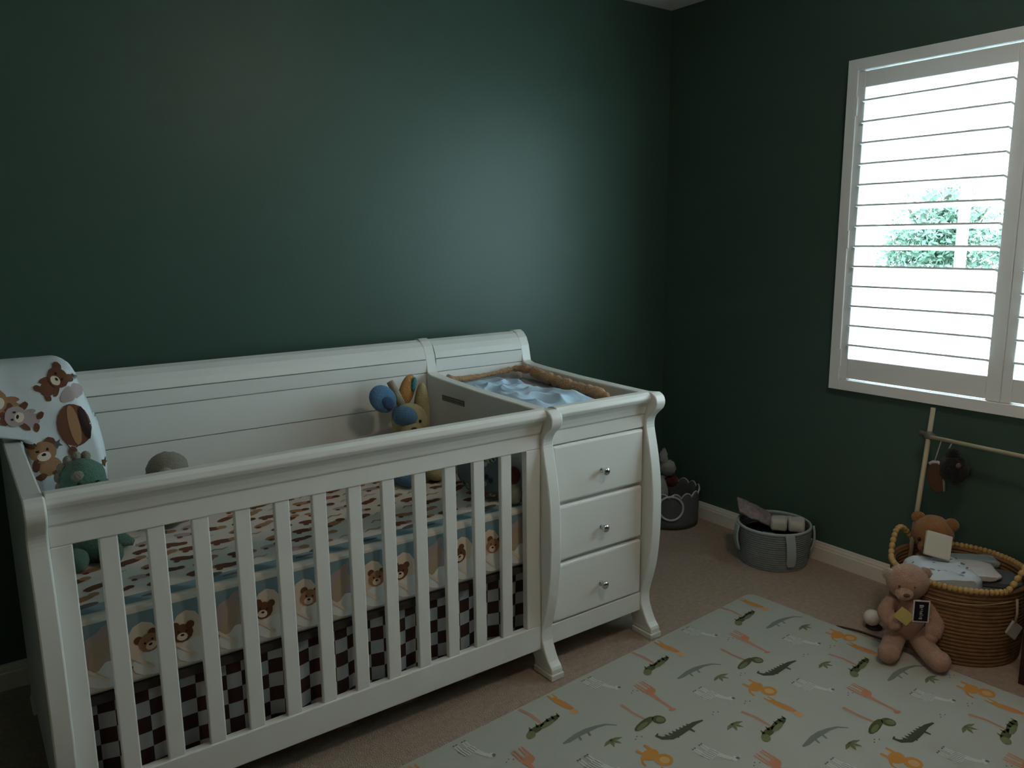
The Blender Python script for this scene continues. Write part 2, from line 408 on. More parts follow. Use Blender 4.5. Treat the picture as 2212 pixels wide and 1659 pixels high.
# blue strip near the front edge of the top and printed front face
mb.decal([(mx0+0.01,my0+0.016),(mx1-0.01,my0+0.016),(mx1-0.01,my0+0.062),(mx0+0.01,my0+0.062)], lambda p,q: ftop(p,q,0), 1)
for i in range(14):
    x = mx0+0.05+i*0.093
    if i % 3 == 0: mb.decal(e2(x,my0+0.062,0.028,0.012,0.2), lambda p,q: ftop(p,q,1), 5)
    mb.decal(e2(x+0.045,my0+0.040,0.026,0.007,0), lambda p,q: ftop(p,q,1), 5 if i%2 else 1)
mb.decal([(mx0+0.004,0.475),(mx1-0.004,0.475),(mx1-0.004,mz1-0.018),(mx0+0.004,mz1-0.018)], lambda p,q: ffr(p,q,0), 1)
for i in range(14):
    x = mx0+0.055+i*0.0968
    mb.decal(e2(x, 0.455, 0.040, 0.062), lambda p,q: ffr(p,q,1), 2 if i%3!=0 else 6)
    mb.decal(e2(x+0.02, 0.412, 0.050, 0.032), lambda p,q: ffr(p,q,2), 8)
    mb.decal(stroke([(x-0.030,0.440),(x+0.016,0.398)],0.0035), lambda p,q: ffr(p,q,7), 2)
    if i % 3 == 0:
        mb.decal(e2(x+0.004,0.470,0.020,0.048,-0.35), lambda p,q: ffr(p,q,3), 9); mb.decal(e2(x+0.014,0.515,0.011,0.022,-0.7), lambda p,q: ffr(p,q,4), 6)
    else: bear_face(mb, lambda p,q,l: ffr(p,q,l+3), x+0.012*(1 if i%2 else -1), 0.462, 0.050, 4 if i%2 else 3, rnd.uniform(-0.4,0.4))
tag(obj('crib_mattress', mb, BM, origin=None), 'thick crib mattress in a cream sheet with brown bear print and blue edge', 'mattress')

# checked skirt
CK = bpy.data.materials.new('brown_white_check'); CK.use_nodes = True
nt = CK.node_tree; b = nt.nodes['Principled BSDF']; b.inputs['Roughness'].default_value = 0.9; b.inputs['Specular IOR Level'].default_value = 0.1
tc = nt.nodes.new('ShaderNodeTexCoord'); mp = nt.nodes.new('ShaderNodeMapping'); ck = nt.nodes.new('ShaderNodeTexChecker')
mp.inputs['Scale'].default_value = (1/0.036, 0.0, 1/0.040); mp.inputs['Location'].default_value = (0.013, 0.5, 0.21)
ck.inputs['Scale'].default_value = 1.0; ck.inputs['Color1'].default_value = (0.060,0.030,0.026,1); ck.inputs['Color2'].default_value = (0.46,0.46,0.47,1)
nt.links.new(tc.outputs['UV'], mp.inputs['Vector']); nt.links.new(mp.outputs[0], ck.inputs['Vector']); nt.links.new(ck.outputs['Color'], b.inputs['Base Color'])
mp.inputs['Scale'].default_value = (1/0.036, 1/0.040, 1.0); mp.inputs['Location'].default_value = (0.013, 0.21, 0.5)
def skirt_fn(u, v):
    x = 0.135 + 1.27*u; z = 0.365 - 0.27*v
    y = 1.897 + (0.004+0.007*v)*math.sin(x*38+1.5*math.sin(x*9)) + 0.006*v
    return (x, y, z)
mb = MB().grid(skirt_fn, 240, 8)
sk = obj('crib_skirt', mb, CK, smooth=True, solid=0.002)
uv = sk.data.uv_layers.new(name='u')
for lp in sk.data.loops:
    co = sk.data.vertices[lp.vertex_index].co; uv.data[lp.index].uv = (co.x, co.z)
tag(sk, 'brown and white checked crib skirt hanging below the mattress', 'crib skirt')

# quilt draped over the back left corner
QW = mat('quilt_white', (0.72,0.77,0.80), 0.9, 0.1, bump=0.3, bscale=14, bdist=0.01)
# path in (y,z): front bottom -> over the back rail -> behind
qpath = catmull([(2.345,0.575,0),(2.330,0.70,0),(2.322,0.82,0),(2.330,0.93,0),(2.365,1.015,0),(2.440,1.062,0),(2.540,1.068,0),(2.625,1.052,0),(2.668,1.0,0),(2.675,0.92,0)], 8)
NQ = len(qpath)-1
def q_at(v):
    t = max(0, min(1, v))*NQ; i = min(int(t), NQ-1); f = t-i
    return qpath[i].lerp(qpath[i+1], f)
def qx(v):
    z = q_at(v).y; front_ = v < 0.55
    left = 0.128 if z < 0.878 else (-0.012 if z > 0.91 else 0.128-0.14*(z-0.878)/0.032)
    if not front_ : left = -0.012
    right = 0.318 if z < 0.80 else 0.318-0.055*((z-0.80)/0.27)**1.5
    return left, right
def quilt(u, v, l=0):
    p = q_at(v); a, b = qx(v)
    x = a + (b-a)*u
    # edges roll back
    e = max(0, abs(u-0.5)*2-0.72)/0.28
    dy = 0.055*e*e if v < 0.5 else 0.0
    dz = -0.020*e*e if v > 0.3 else 0.0
    w_ = 0.007*noise.noise(Vector((x*14, p.y*11, 1.7)))
    return Vector((x, p.x+dy-w_, p.y+dz)) 
def quilt_off(u, v, l):
    p = quilt(u, v); du = quilt(min(1,u+.01), v)-quilt(max(0,u-.01), v); dv = quilt(u, min(1,v+.01))-quilt(u, max(0,v-.01))
    n = du.cross(dv).normalized()
    if n.y > 0 and v < 0.5: n = -n
    if n.z < 0 and v >= 0.4: n = -n
    return p + n*(0.0012+0.0006*l)
# prints on the quilt placed in (x,z) of its hanging side
zs = [(q_at(k/400).y, k/400) for k in range(0, 240)]
def v_of_z(z):
    return min(zs, key=lambda t: abs(t[0]-z))[1]
def qf(x, z, l=0):
    v = v_of_z(z); a, b = qx(v); return quilt_off((x-a)/(b-a), v, l)
def qfine(poly, l, m, mbx):
    # dense fan so that prints follow the cloth
    cx = sum(p[0] for p in poly)/len(poly); cz = sum(p[1] for p in poly)/len(poly)
    n = len(poly); rings = 4; vs = [qf(cx, cz, l)]; fs = []
    for r in range(1, rings+1):
        for p in poly: vs.append(qf(cx+(p[0]-cx)*r/rings, cz+(p[1]-cz)*r/rings, l))
    for i in range(n):
        fs.append((0, 1+i, 1+(i+1)%n))
        for r in range(rings-1):
            o_ = 1+r*n; fs.append((o_+i, o_+n+i, o_+n+(i+1)%n, o_+(i+1)%n))
    mbx.add(vs, fs, m)
QP = MB()
def qbear(u, v, s, a, mi):
    class _D:
        def decal(self, poly, fn, m): 
            self.l = getattr(self, 'l', 0)+0.35
            qfine(poly, self.l, m, QP)
    d = _D(); bear_sit(d, lambda p,q_,l: None, u, v, s, a, mi); 
qbear(0.165, 0.845, 0.062, 0.15, 4)
qbear(0.222, 1.026, 0.050, -0.9, 3)
qbear(0.075, 0.985, 0.060, 1.0, 4)
qbear(0.115, 0.945, 0.052, 1.2, 6)
qfine(e2(0.243,0.905,0.040,0.056,0.12,20), 1, 3, QP)
qfine(e2(0.243,0.905,0.013,0.054,0.12,14), 2, 4, QP)
qfine(e2(0.267,0.908,0.011,0.046,0.16,14), 2, 7, QP)
qfine(e2(0.232,0.838,0.011,0.013), 2, 3, QP)
qfine(stroke([(0.210,0.880),(0.226,0.848)],0.0012), 2, 3, QP); qfine(stroke([(0.258,0.860),(0.240,0.846)],0.0012), 2, 3, QP)
qfine([(0.198+0.014*(1 if k%2 else 0.45)*math.cos(PI/2+k*PI/5), 0.862+0.014*(1 if k%2 else 0.45)*math.sin(PI/2+k*PI/5)) for k in range(10)], 1, 5, QP)
qfine([(0.305+0.012*(1 if k%2 else 0.45)*math.cos(PI/2+k*PI/5), 0.79+0.014*(1 if k%2 else 0.45)*math.sin(PI/2+k*PI/5)) for k in range(10)], 1, 3, QP)
qfine(e2(0.250,0.990,0.036,0.018,0.6), 0.2, 6, QP)
qfine(e2(0.165,0.70,0.030,0.022,0.2), 1, 3, QP)
NU, NV = 26, 60
outer = [quilt(i/NU, j/NV) for j in range(NV+1) for i in range(NU+1)]
inner = [quilt_off(i/NU, j/NV, -52) for j in range(NV+1) for i in range(NU+1)]
W1 = NU+1; NO = len(outer)
fs = [(j*W1+i, j*W1+i+1, (j+1)*W1+i+1, (j+1)*W1+i) for j in range(NV) for i in range(NU)]
fs += [tuple(NO+k for k in f[::-1]) for f in fs]
ring = list(range(NU+1)) + [j*W1+NU for j in range(1, NV+1)] + [NV*W1+i for i in range(NU-1,-1,-1)] + [j*W1 for j in range(NV-1,0,-1)]
for k in range(len(ring)):
    a_, b_ = ring[k], ring[(k+1) % len(ring)]; fs.append((b_, a_, NO+a_, NO+b_))
mb = MB().add(outer+inner, fs, 0)
mb.add(QP.v, QP.f); mb.m[-len(QP.m):] = QP.m
tag(obj('quilt', mb, [QW]+BM[1:], smooth=True, fixn=False), 'white quilt printed with teddy bears and a balloon draped over the left crib corner', 'quilt')

# ------------------------------------------------------------------ plush toys
def fur(name, col, var=0.25): return mat(name, col, 0.95, 0.1, bump=0.9, bscale=260, var=var, vscale=40, sheen=0.2, bdist=0.006)
GREENF = fur('plush_green', (0.10,0.20,0.15)); GREYF = fur('plush_greybeige', (0.27,0.25,0.20)); BLUEF = fur('plush_blue', (0.10,0.22,0.36)); YELF = fur('plush_yellow', (0.50,0.42,0.22))
DBLUE = fur('plush_navy', (0.05,0.09,0.20)); ORF = fur('plush_orange', (0.52,0.26,0.09)); TEALF = fur('plush_teal', (0.06,0.22,0.22)); BLK = mat('black_bead', (0.01,0.01,0.01), 0.25, 0.5)
BRF = fur('plush_brown', (0.10,0.05,0.03)); WHF = fur('plush_white', (0.33,0.32,0.30)); TANF = fur('plush_tan_brown', (0.27,0.125,0.048)); PINKF = fur('plush_dusty_pink', (0.40,0.245,0.185)); CREAMF = fur('plush_cream', (0.42,0.36,0.28)); REDF = fur('plush_dark_red', (0.12,0.022,0.02))
MZ = mz1
# green dinosaur
t = thing('plush_dinosaur', (0.225,2.05,MZ), 'green plush dinosaur sitting in front of the bear print quilt', 'soft toy')
b_ = obj('body', MB().ell((0.240,2.225,MZ+0.105),(0.060,0.062,0.106),jit=0.08), GREENF, t, smooth=True)
hd = obj('head', MB().ell((0.238,2.215,MZ+0.222),(0.054,0.055,0.058),jit=0.06).ell((0.262,2.185,MZ+0.205),(0.034,0.04,0.032)), GREENF, t, smooth=True)
mb = MB()
for k in range(6):
    a = -0.3+k*0.42; mb.ell((0.236-0.056*math.sin(a)*0.9,2.235,MZ+0.222+0.060*math.cos(a)),(0.012,0.012,0.014))
obj('crest', mb, GREYF, hd, smooth=True)
for q_ in ((0.222,2.163,MZ+0.226),(0.262,2.152,MZ+0.228)): obj('eye', MB().ell(q_,(0.006,0.005,0.006)), BLK, hd, smooth=True)
obj('cheek', MB().ell((0.222,2.172,MZ+0.246),(0.016,0.010,0.014)), GREYF, hd, smooth=True)
for sx in (-1,1): obj('leg', MB().ell((0.240+sx*0.040,2.175,MZ+0.030),(0.027,0.042,0.029)), GREENF, t, smooth=True)
obj('tail', MB().tube([(0.28,2.25,MZ+0.045),(0.315,2.26,MZ+0.032),(0.345,2.25,MZ+0.018)],[0.032,0.022,0.008],10), GREENF, t, smooth=True)
# grey round plush
t = thing('plush_animal', (0.47,2.34,MZ), 'round grey beige plush toy leaning on the crib back panel', 'soft toy')
obj('body', MB().ell((0.465,2.365,MZ+0.11),(0.062,0.07,0.11),jit=0.1), GREYF, t, smooth=True)
h_ = obj('head', MB().ell((0.462,2.33,MZ+0.185),(0.056,0.05,0.048),jit=0.08), GREYF, t, smooth=True)
obj('snout', MB().ell((0.447,2.282,MZ+0.186),(0.018,0.02,0.016)), CREAMF, h_, smooth=True)
obj('nose', MB().ell((0.440,2.262,MZ+0.193),(0.007,0.006,0.006)), BLK, h_, smooth=True)
# blue and yellow bunny/giraffe
t = thing('plush_animal', (1.255,2.40,MZ), 'blue and yellow plush animal with a round blue ear in the crib corner', 'soft toy')
obj('body', MB().ell((1.275,2.41,MZ+0.098),(0.078,0.078,0.092),jit=0.05), YELF, t, smooth=True)
hd = obj('head', MB().ell((1.268,2.385,MZ+0.198),(0.064,0.058,0.062)).ell((1.25,2.335,MZ+0.172),(0.040,0.034,0.032)), YELF, t, smooth=True)
obj('forehead', MB().ell((1.238,2.362,MZ+0.222),(0.044,0.048,0.036), rot3(0,0.3,0)), BLUEF, hd, smooth=True)
obj('nose', MB().ell((1.240,2.302,MZ+0.186),(0.012,0.008,0.009)), BRF, hd, smooth=True)
obj('eye', MB().ell((1.279,2.329,MZ+0.205),(0.006,0.005,0.006)), BLK, hd, smooth=True)
e_ = obj('ear', MB().ell((1.182,2.41,MZ+0.282),(0.056,0.018,0.044), rot3(0,0.75,0)), BLUEF, hd, smooth=True)
obj('inner_ear', MB().ell((1.194,2.395,MZ+0.270),(0.028,0.008,0.020), rot3(0,0.75,0)), DBLUE, e_, smooth=True)
e_ = obj('ear', MB().ell((1.292,2.44,MZ+0.295),(0.030,0.015,0.058), rot3(0,0.35,0)), ORF, hd, smooth=True)
obj('inner_ear', MB().ell((1.312,2.427,MZ+0.315),(0.011,0.008,0.026), rot3(0,0.2,0)), TEALF, e_, smooth=True)
obj('horn', MB().tube([(1.262,2.42,MZ+0.24),(1.248,2.45,MZ+0.30),(1.235,2.46,MZ+0.33)],[0.016,0.014,0.012],10), CREAMF, hd, smooth=True)
obj('scarf', MB().ell((1.335,2.42,MZ+0.20),(0.030,0.03,0.12), rot3(0,0.05,0)), YELF, t, smooth=True)
for sx, m_ in ((-0.06,BLUEF),(0.05,YELF)): obj('leg', MB().ell((1.25+sx,2.30,MZ+0.028),(0.027,0.075,0.027)), m_, t, smooth=True)
# floral cushion and dark red toy at the right end
FLOR = mat('cushion_grey_blue', (0.15,0.19,0.20), 0.9, 0.1, bump=0.2)
mb = MB().ell((1.352,2.06,MZ+0.075),(0.048,0.13,0.078), rot3(0,0.15,0), n=26)
for k in range(26):
    a = rnd.uniform(0,2*PI); bq = rnd.uniform(-1.2,1.2)
    d = Vector((-abs(math.cos(bq)*math.cos(a))*0.6-0.2, math.sin(a)*0.8, math.sin(bq)*0.8)).normalized()
    p = Vector((1.352,2.06,MZ+0.075)) + rot3(0,0.15,0) @ Vector((d.x*0.0485,d.y*0.131,d.z*0.079))
    n_ = (rot3(0,0.15,0) @ Vector((d.x/0.048,d.y/0.13,d.z/0.078))).normalized(); a1 = n_.orthogonal().normalized(); a2 = n_.cross(a1)
    mb.add([p + n_*0.001 + a1*0.009*math.cos(2*PI*i/9)+a2*0.009*math.sin(2*PI*i/9) for i in range(9)], [tuple(range(9))], rnd.choice([1,2,1,3]))
tag(obj('floral_cushion', mb, [FLOR, flat('petal_cream',(0.45,0.42,0.33)), flat('petal_rust',(0.25,0.10,0.05)), flat('petal_dark',(0.05,0.06,0.07))], smooth=True, fixn=False), 'small grey blue flowered cushion at the right end of the mattress', 'cushion')
t = thing('soft_toy', (1.372,1.925,MZ), 'dark red and pale green plush toy squeezed behind the last crib slat', 'soft toy')
obj('body', MB().ell((1.374,1.915,MZ+0.036),(0.024,0.026,0.036)), CREAMF, t, smooth=True)
obj('head', MB().ell((1.374,1.918,MZ+0.094),(0.023,0.024,0.028)), REDF, t, smooth=True)

# ------------------------------------------------------------------ changing tray contents
PAD = mat('pad_grey_white', (0.40,0.39,0.40), 0.9, 0.1, bump=0.2)
def padf(u, v):
    x = 1.474+0.38*u; y = 1.874+0.648*v
    e = max(0, abs(u-0.5)*2-0.45)/0.55
    edge = min(u, 1-u, v*1.7, (1-v)*1.7)
    z = 0.812 + 0.028*e*e
    if edge < 0.03: z -= 0.018*(1-edge/0.03)
    return (x, y, z+0.003*noise.noise(Vector((x*20,y*20,0))))
mb = MB().grid(padf, 24, 30)
mb2 = MB().box((1.474,1.874,0.7905),(1.854,2.522,0.800))
o_ = obj('changing_pad', MB().add(mb.v, mb.f).add(mb2.v, mb2.f), PAD, smooth=True)
# close the skirt of the pad
import bmesh
bm = bmesh.new(); bm.from_mesh(o_.data)
be = [e for e in bm.edges if e.is_boundary]
r_ = bmesh.ops.extrude_edge_only(bm, edges=be)
for v_ in [x for x in r_['geom'] if isinstance(x, bmesh.types.BMVert)]: v_.co.z = 0.792
bm.to_mesh(o_.data); bm.free()
tag(o_, 'grey white contoured changing pad lying in the changing tray', 'changing pad')
CLOTH = mat('cloth_pale_blue', (0.50,0.66,0.82), 0.9, 0.1, bump=0.2, bscale=50)
def crumple(u, v):
    x = 1.478+(0.29-0.07*v)*u + 0.012*noise.noise(Vector((u*3,v*3,5))); y = 1.89+0.61*v
    y += 0.012*noise.noise(Vector((u*4,v*4,9)))
    r1 = 1-abs(noise.noise(Vector((x*8,y*6,2))))*2; r2 = 1-abs(noise.noise(Vector((x*16+3,y*12,4))))*2
    edge = min(1, 6*min(u*1.2+0.02, 1-u, v, 1-v))
    return (x, y, 0.832 + edge*(0.001+0.024*max(0,r1)+0.014*max(0,r2)))
tag(obj('crumpled_cloth', MB().grid(crumple, 90, 130), CLOTH, smooth=True, solid=0.004), 'crumpled pale blue and white cloth heaped on the changing pad', 'cloth')
FLE = mat('fleece_tan', (0.46,0.27,0.14), 0.95, 0.1, bump=0.9, bscale=120, var=0.3, vscale=30, sheen=0.2, bdist=0.01)
pts = catmull([(1.492,2.502,0.862),(1.60,2.508,0.856),(1.72,2.506,0.862),(1.805,2.495,0.872),(1.838,2.44,0.868),(1.836,2.36,0.858),(1.826,2.26,0.850),(1.816,2.18,0.848),(1.812,2.10,0.846),(1.806,2.02,0.844),(1.800,1.95,0.842)], 8)
rad = []
for i, p in enumerate(pts):
    f = i/len(pts); base = 0.010+0.009*min(1, max(0,(f-0.25)/0.15))
    if f < 0.04: base = 0.016
    rad.append(base*(1+0.55*noise.noise(Vector((i*0.43,1.3,0)))+0.35*noise.noise(p*60)))
rad[0] = 0.006; rad[-1] = 0.006
tag(obj('fleece_roll', MB().tube(pts, rad, 14), FLE, smooth=True), 'fluffy tan fleece strip bunched along the right side of the changing tray', 'blanket')

# ------------------------------------------------------------------ baskets in the corner
ROPE = mat('rope_grey', (0.20,0.225,0.235), 0.9, 0.1, bump=0.4, bscale=120, var=0.2, vscale=50)
ROPEL = mat('strap_grey_light', (0.36,0.41,0.42), 0.9, 0.1, bump=0.3, bscale=150)
def coil_wall(c, rb, rt, H, nrow, rr, mi=0, n=48, wob=None):
    mb = MB()
    for k in range(nrow):
        f = k/(nrow-1); r = rb+(rt-rb)*f**0.8; z = rr+ (H-2*rr)*f
        mb.tube([(c[0]+r*math.cos(2*PI*i/n), c[1]+r*math.sin(2*PI*i/n), z) for i in range(n)], rr*1.25, 6, mi, closed=True)
    mb.lathe([(0,0.004),(rb,0.004)], (c[0],c[1],0), n)
    return mb
gc = (2.785,1.968)
t = thing('rope_basket', (gc[0],gc[1],0), 'low round grey rope basket with pale straps holding diapers', 'basket')
obj('body', coil_wall(gc, 0.135, 0.148, 0.165, 17, 0.0052), ROPE, t, smooth=True)
obj('rim', MB().tube([(gc[0]+0.149*math.cos(2*PI*i/48), gc[1]+0.149*math.sin(2*PI*i/48), 0.166) for i in range(48)], 0.006, 8, closed=True), ROPEL, t, smooth=True)
def strap(ang, tilt=0.0, L=0.125):
    pts = []
    for k in range(9):
        f = k/8; r = 0.159-0.012*f + 0.010*math.sin(PI*f); z = 0.166-L*f; a = ang + tilt*f
        pts.append((gc[0]+r*math.cos(a), gc[1]+r*math.sin(a), z))
    V = Vector((math.cos(ang),math.sin(ang),0)); T = Vector((-math.sin(ang),math.cos(ang),0))
    mb = MB()
    for i in range(len(pts)-1):
        pass
    vs = []; fs = []
    for i, p in enumerate(pts):
        w_ = 0.020*(1 if i < 8 else 0.6); p = Vector(p)
        vs += [p-T*w_-V*0.004, p+T*w_-V*0.004, p+T*w_+V*0.005, p-T*w_+V*0.005]
    for i in range(len(pts)-1):
        for q_ in range(4): fs.append((i*4+q_, i*4+(q_+1)%4, i*4+4+(q_+1)%4, i*4+4+q_))
    fs += [(0,1,2,3),(32,33,34,35)]
    obj('strap', mb.add(vs, fs), ROPEL, t, bevel=0.003)
va = math.atan2(-gc[1], -gc[0])
strap(va+0.42, 0.10, 0.142); strap(va-1.18, -0.05, 0.118); strap(va+1.55, 0.08, 0.115); strap(va+2.75, 0, 0.12)
MUSP = flat('muslin_print', (0.17,0.19,0.20))
def folded(name, c, L, W_, h_, rz, m, label, cat, group=None, tilt=0.0, ripple=0.004, prints=0):
    c = Vector(c); R = rot3(0, tilt, rz); mb = MB()
    n = 28
    for k in range(1): pass
    def f(u, v):
        a = 2*PI*v; y = (u-0.5)*W_
        x = math.copysign(abs(math.cos(a))**0.45, math.cos(a))*L/2; z = math.copysign(abs(math.sin(a))**0.6, math.sin(a))*h_/2
        k = 1-0.25*max(0, abs(u-0.5)*2-0.8)/0.2
        p = Vector((x*k, y, z*k))
        p.z += ripple*noise.noise(Vector((x*25,y*25,c.z*30)))
        return c + R @ p
    mb.grid(f, 16, n)
    mb.add([f(0, k/n) for k in range(n)], [tuple(range(n))]); mb.add([f(1, k/n) for k in range(n)], [tuple(range(n))])
    ms = [m]
    if prints:
        ms = [m, MUSP]; rr = random.Random(5)
        for k in range(prints):
            x = rr.uniform(-0.42,0.42)*L; y = rr.uniform(-0.42,0.42)*W_
            s_ = rr.uniform(0.005,0.009); a = rr.uniform(0,3)
            mb.add([c + R @ Vector((px_, py_, h_/2*(max(0.0,1-abs(2*px_/L)**4.4))**0.27+ripple*noise.noise(Vector((px_*25,py_*25,c.z*30)))+0.0015)) for px_, py_ in e2(x,y,s_,s_*0.6,a,8)], [tuple(range(8))], 1)
    return tag(obj(name, mb, ms, smooth=True, fixn=True), label, cat, group)
DIA = mat('diaper_white', (0.50,0.48,0.41), 0.9, 0.1, bump=0.2, bscale=60)
folded('folded_diaper', (2.800,1.955,0.164), 0.085, 0.066, 0.052, 0.62, DIA, 'folded white diaper in the middle of the grey rope basket beside the pouch', 'diaper', 'folded diapers in the grey rope basket', 0.0, 0.004)
folded('folded_diaper', (2.845,1.900,0.164), 0.085, 0.066, 0.052, 0.62, DIA, 'folded white diaper at the right side of the grey rope basket', 'diaper', 'folded diapers in the grey rope basket', 0.0, 0.004)
folded('folded_diaper', (2.868,1.965,0.150), 0.070, 0.055, 0.045, 0.62, DIA, 'folded white diaper at the back of the grey rope basket next to the wall', 'diaper', 'folded diapers in the grey rope basket', 0.0, 0.004)
PAT = mat('pouch_grey_pink', (0.24,0.20,0.20), 0.8, 0.2, var=0.7, vscale=55)
def pouchf(u, v):
    c = Vector((2.760,2.052,0.188)); ax = Vector((0.62,-0.78,-0.42)).normalized(); ay = Vector((0.5,0.55,0.35)).normalized()
    th = 0.014*math.sin(PI*u)*math.sin(PI*v)+0.010*noise.noise(Vector((u*4,v*3,0.5)))
    return c + ax*(u-0.5)*0.155 + ay*(v-0.5)*0.085 + Vector((-0.4,-0.4,0.8))*th
tag(obj('patterned_pouch', MB().grid(pouchf, 18, 12), PAT, smooth=True, solid=0.012), 'grey and pink patterned pouch leaning out of the grey rope basket', 'pouch')
BLKC = mat('black_cloth', (0.008,0.008,0.009), 0.9, 0.1)
t = thing('black_bag', (2.74,1.93,0.01), 'black bag with a grey strap inside the grey rope basket', 'bag')
obj('body', MB().lathe([(0,0.128),(0.09,0.130),(0.122,0.126),(0.127,0.10),(0.118,0.012),(0,0.012)], (gc[0],gc[1],0), 32), BLKC, t, smooth=True)
obj('strap', MB().tube([(2.735,1.985,0.130),(2.735,1.94,0.138),(2.722,1.895,0.138),(2.705,1.865,0.134)], 0.009, 8, flat=0.3), ROPE, t, smooth=True)

# scalloped basket
SC = mat('felt_grey', (0.115,0.115,0.12), 0.9, 0.1, bump=0.3, bscale=100); PIPE = mat('piping_silver', (0.48,0.48,0.50), 0.6, 0.3)
sc = (2.782,2.578); sr = 0.150
def srim(t): return 0.158+0.022*abs(math.sin(t*8.0))**0.7
NS = 160
t = thing('scalloped_basket', (sc[0],sc[1],0), 'dark grey felt basket with a scalloped rim and ring handle in the corner', 'basket')
mb = MB().grid(lambda u, v: (sc[0]+sr*math.cos(2*PI*u)*(0.97+0.03*v), sc[1]+sr*math.sin(2*PI*u)*(0.97+0.03*v), 0.003+(srim(2*PI*u)-0.003)*v), NS, 6)
mb.lathe([(0,0.003),(sr*0.97,0.003)], (sc[0],sc[1],0), 40)
obj('body', mb, SC, t, smooth=True, solid=0.004)
obj('rim_piping', MB().tube([(sc[0]+sr*math.cos(2*PI*i/NS), sc[1]+sr*math.sin(2*PI*i/NS), srim(2*PI*i/NS)) for i in range(NS)], 0.0035, 6, closed=True), PIPE, t, smooth=True)
va = math.atan2(-sc[1], -sc[0])+0.10
ctr = Vector((sc[0]+(sr+0.004)*math.cos(va), sc[1]+(sr+0.004)*math.sin(va), 0.112)); T = Vector((-math.sin(va),math.cos(va),0)); V = Vector((math.cos(va),math.sin(va),0))
h_ = obj('ring_handle', MB().tube([ctr + T*0.058*math.cos(a)+Vector((0,0,0.058*math.sin(a)))-V*(0.058*math.cos(a))**2/(2*sr) for a in [2*PI*i/40 for i in range(40)]], 0.0055, 8, closed=True), PIPE, t, smooth=True)
t = thing('plush_rabbit', (2.73,2.60,0.02), 'small white plush with an upright ear in the scalloped corner basket', 'soft toy')
obj('body', MB().ell((2.735,2.60,0.125),(0.05,0.05,0.11),jit=0.1), WHF, t, smooth=True)
h_ = obj('head', MB().ell((2.768,2.572,0.272),(0.040,0.040,0.036),jit=0.4), WHF, t, smooth=True)
obj('ear', MB().ell((2.748,2.580,0.326),(0.021,0.016,0.042),rot3(0,-0.1,0),jit=0.4), WHF, h_, smooth=True)
obj('ear', MB().ell((2.700,2.60,0.312),(0.017,0.014,0.040),rot3(0,-0.6,0)), WHF, h_, smooth=True)
tag(obj('plush_ball', MB().ell((2.800,2.575,0.200),(0.034,0.034,0.03),jit=0.1), REDF, smooth=True), 'dull red soft toy peeping over the rim of the scalloped basket', 'soft toy')

# ------------------------------------------------------------------ wicker basket group
WIC = mat('wicker_brown', (0.185,0.100,0.045), 0.7, 0.3, bump=0.6, bscale=90, var=0.45, vscale=35)
WICL = mat('wicker_straw', (0.42,0.27,0.105), 0.65, 0.3, bump=0.4, bscale=120, var=0.2, vscale=60)
wc = (2.705,1.175); wr = 0.208; wb = 0.19; WH = 0.265
t = thing('wicker_basket', (wc[0],wc[1],0), 'large round brown wicker basket with looped handles below the window', 'basket')
mb = coil_wall(wc, wb, wr-0.006, WH-0.005, 20, 0.0066, n=64)
obj('body', mb, WIC, t, smooth=True)
lh = math.radians(93)   # left handle direction
def rimz(a):
    z = WH
    for h0 in (lh, lh+PI):
        d = (a-h0+PI) % (2*PI)-PI
        if abs(d) < 0.47: z += 0.078*math.cos(d/0.47*PI/2)**1.1
    return z
mb = MB(); nb = 88
for i in range(nb):
    a = 2*PI*i/nb; a2 = a+2*PI/nb
    p = Vector((wc[0]+wr*math.cos(a), wc[1]+wr*math.sin(a), rimz(a))); p2 = Vector((wc[0]+wr*math.cos(a2), wc[1]+wr*math.sin(a2), rimz(a2)))
    d = p2-p; q_ = Vector((1,0,0)).rotation_difference(d.normalized()).to_matrix()
    mb.ell((p+p2)/2, (d.length*0.62,0.0105,0.0105), q_, n=8)
obj('braided_rim', mb, WICL, t, smooth=True)
# lower run of the rim under each handle
for h0 in (lh, lh+PI):
    obj('handle_base', MB().tube([(wc[0]+(wr-0.002)*math.cos(h0-0.5+k*0.1), wc[1]+(wr-0.002)*math.sin(h0-0.5+k*0.1), WH-0.004) for k in range(11)], 0.008, 8), WIC, t, smooth=True)
# things in the wicker basket
MUS = mat('muslin_white', (0.50,0.54,0.58), 0.9, 0.1, bump=0.3, bscale=50)
GRB = mat('towel_grey_blue', (0.26,0.31,0.33), 0.95, 0.1, bump=0.5, bscale=150); DGR = mat('towel_dark_grey', (0.10,0.115,0.125), 0.95, 0.1, bump=0.5, bscale=150); MUSW = mat('towel_white', (0.52,0.49,0.48), 0.95, 0.1, bump=0.4, bscale=150)
NAVY = mat('towel_slate', (0.16,0.18,0.20), 0.95, 0.1, bump=0.5, bscale=150)
G_ = 'folded towels in the wicker basket'
folded('folded_towel', (2.715,1.150,0.155), 0.23, 0.20, 0.058, -0.85, MUSW, 'off white folded towel at the bottom of the wicker basket stack', 'towel', G_)
folded('folded_towel', (2.752,1.100,0.196), 0.19, 0.13, 0.020, -0.85, DGR, 'dark grey folded towel, lowest of the thin ones at the right of the wicker basket', 'towel', G_, 0, 0.003)
folded('folded_towel', (2.755,1.098,0.217), 0.19, 0.13, 0.020, -0.80, NAVY, 'slate grey folded towel between dark grey ones in the wicker basket stack', 'towel', G_, 0, 0.003)
folded('folded_towel', (2.750,1.103,0.238), 0.19, 0.13, 0.020, -0.88, DGR, 'dark grey folded towel just under the top white one in the wicker basket', 'towel', G_, 0, 0.003)
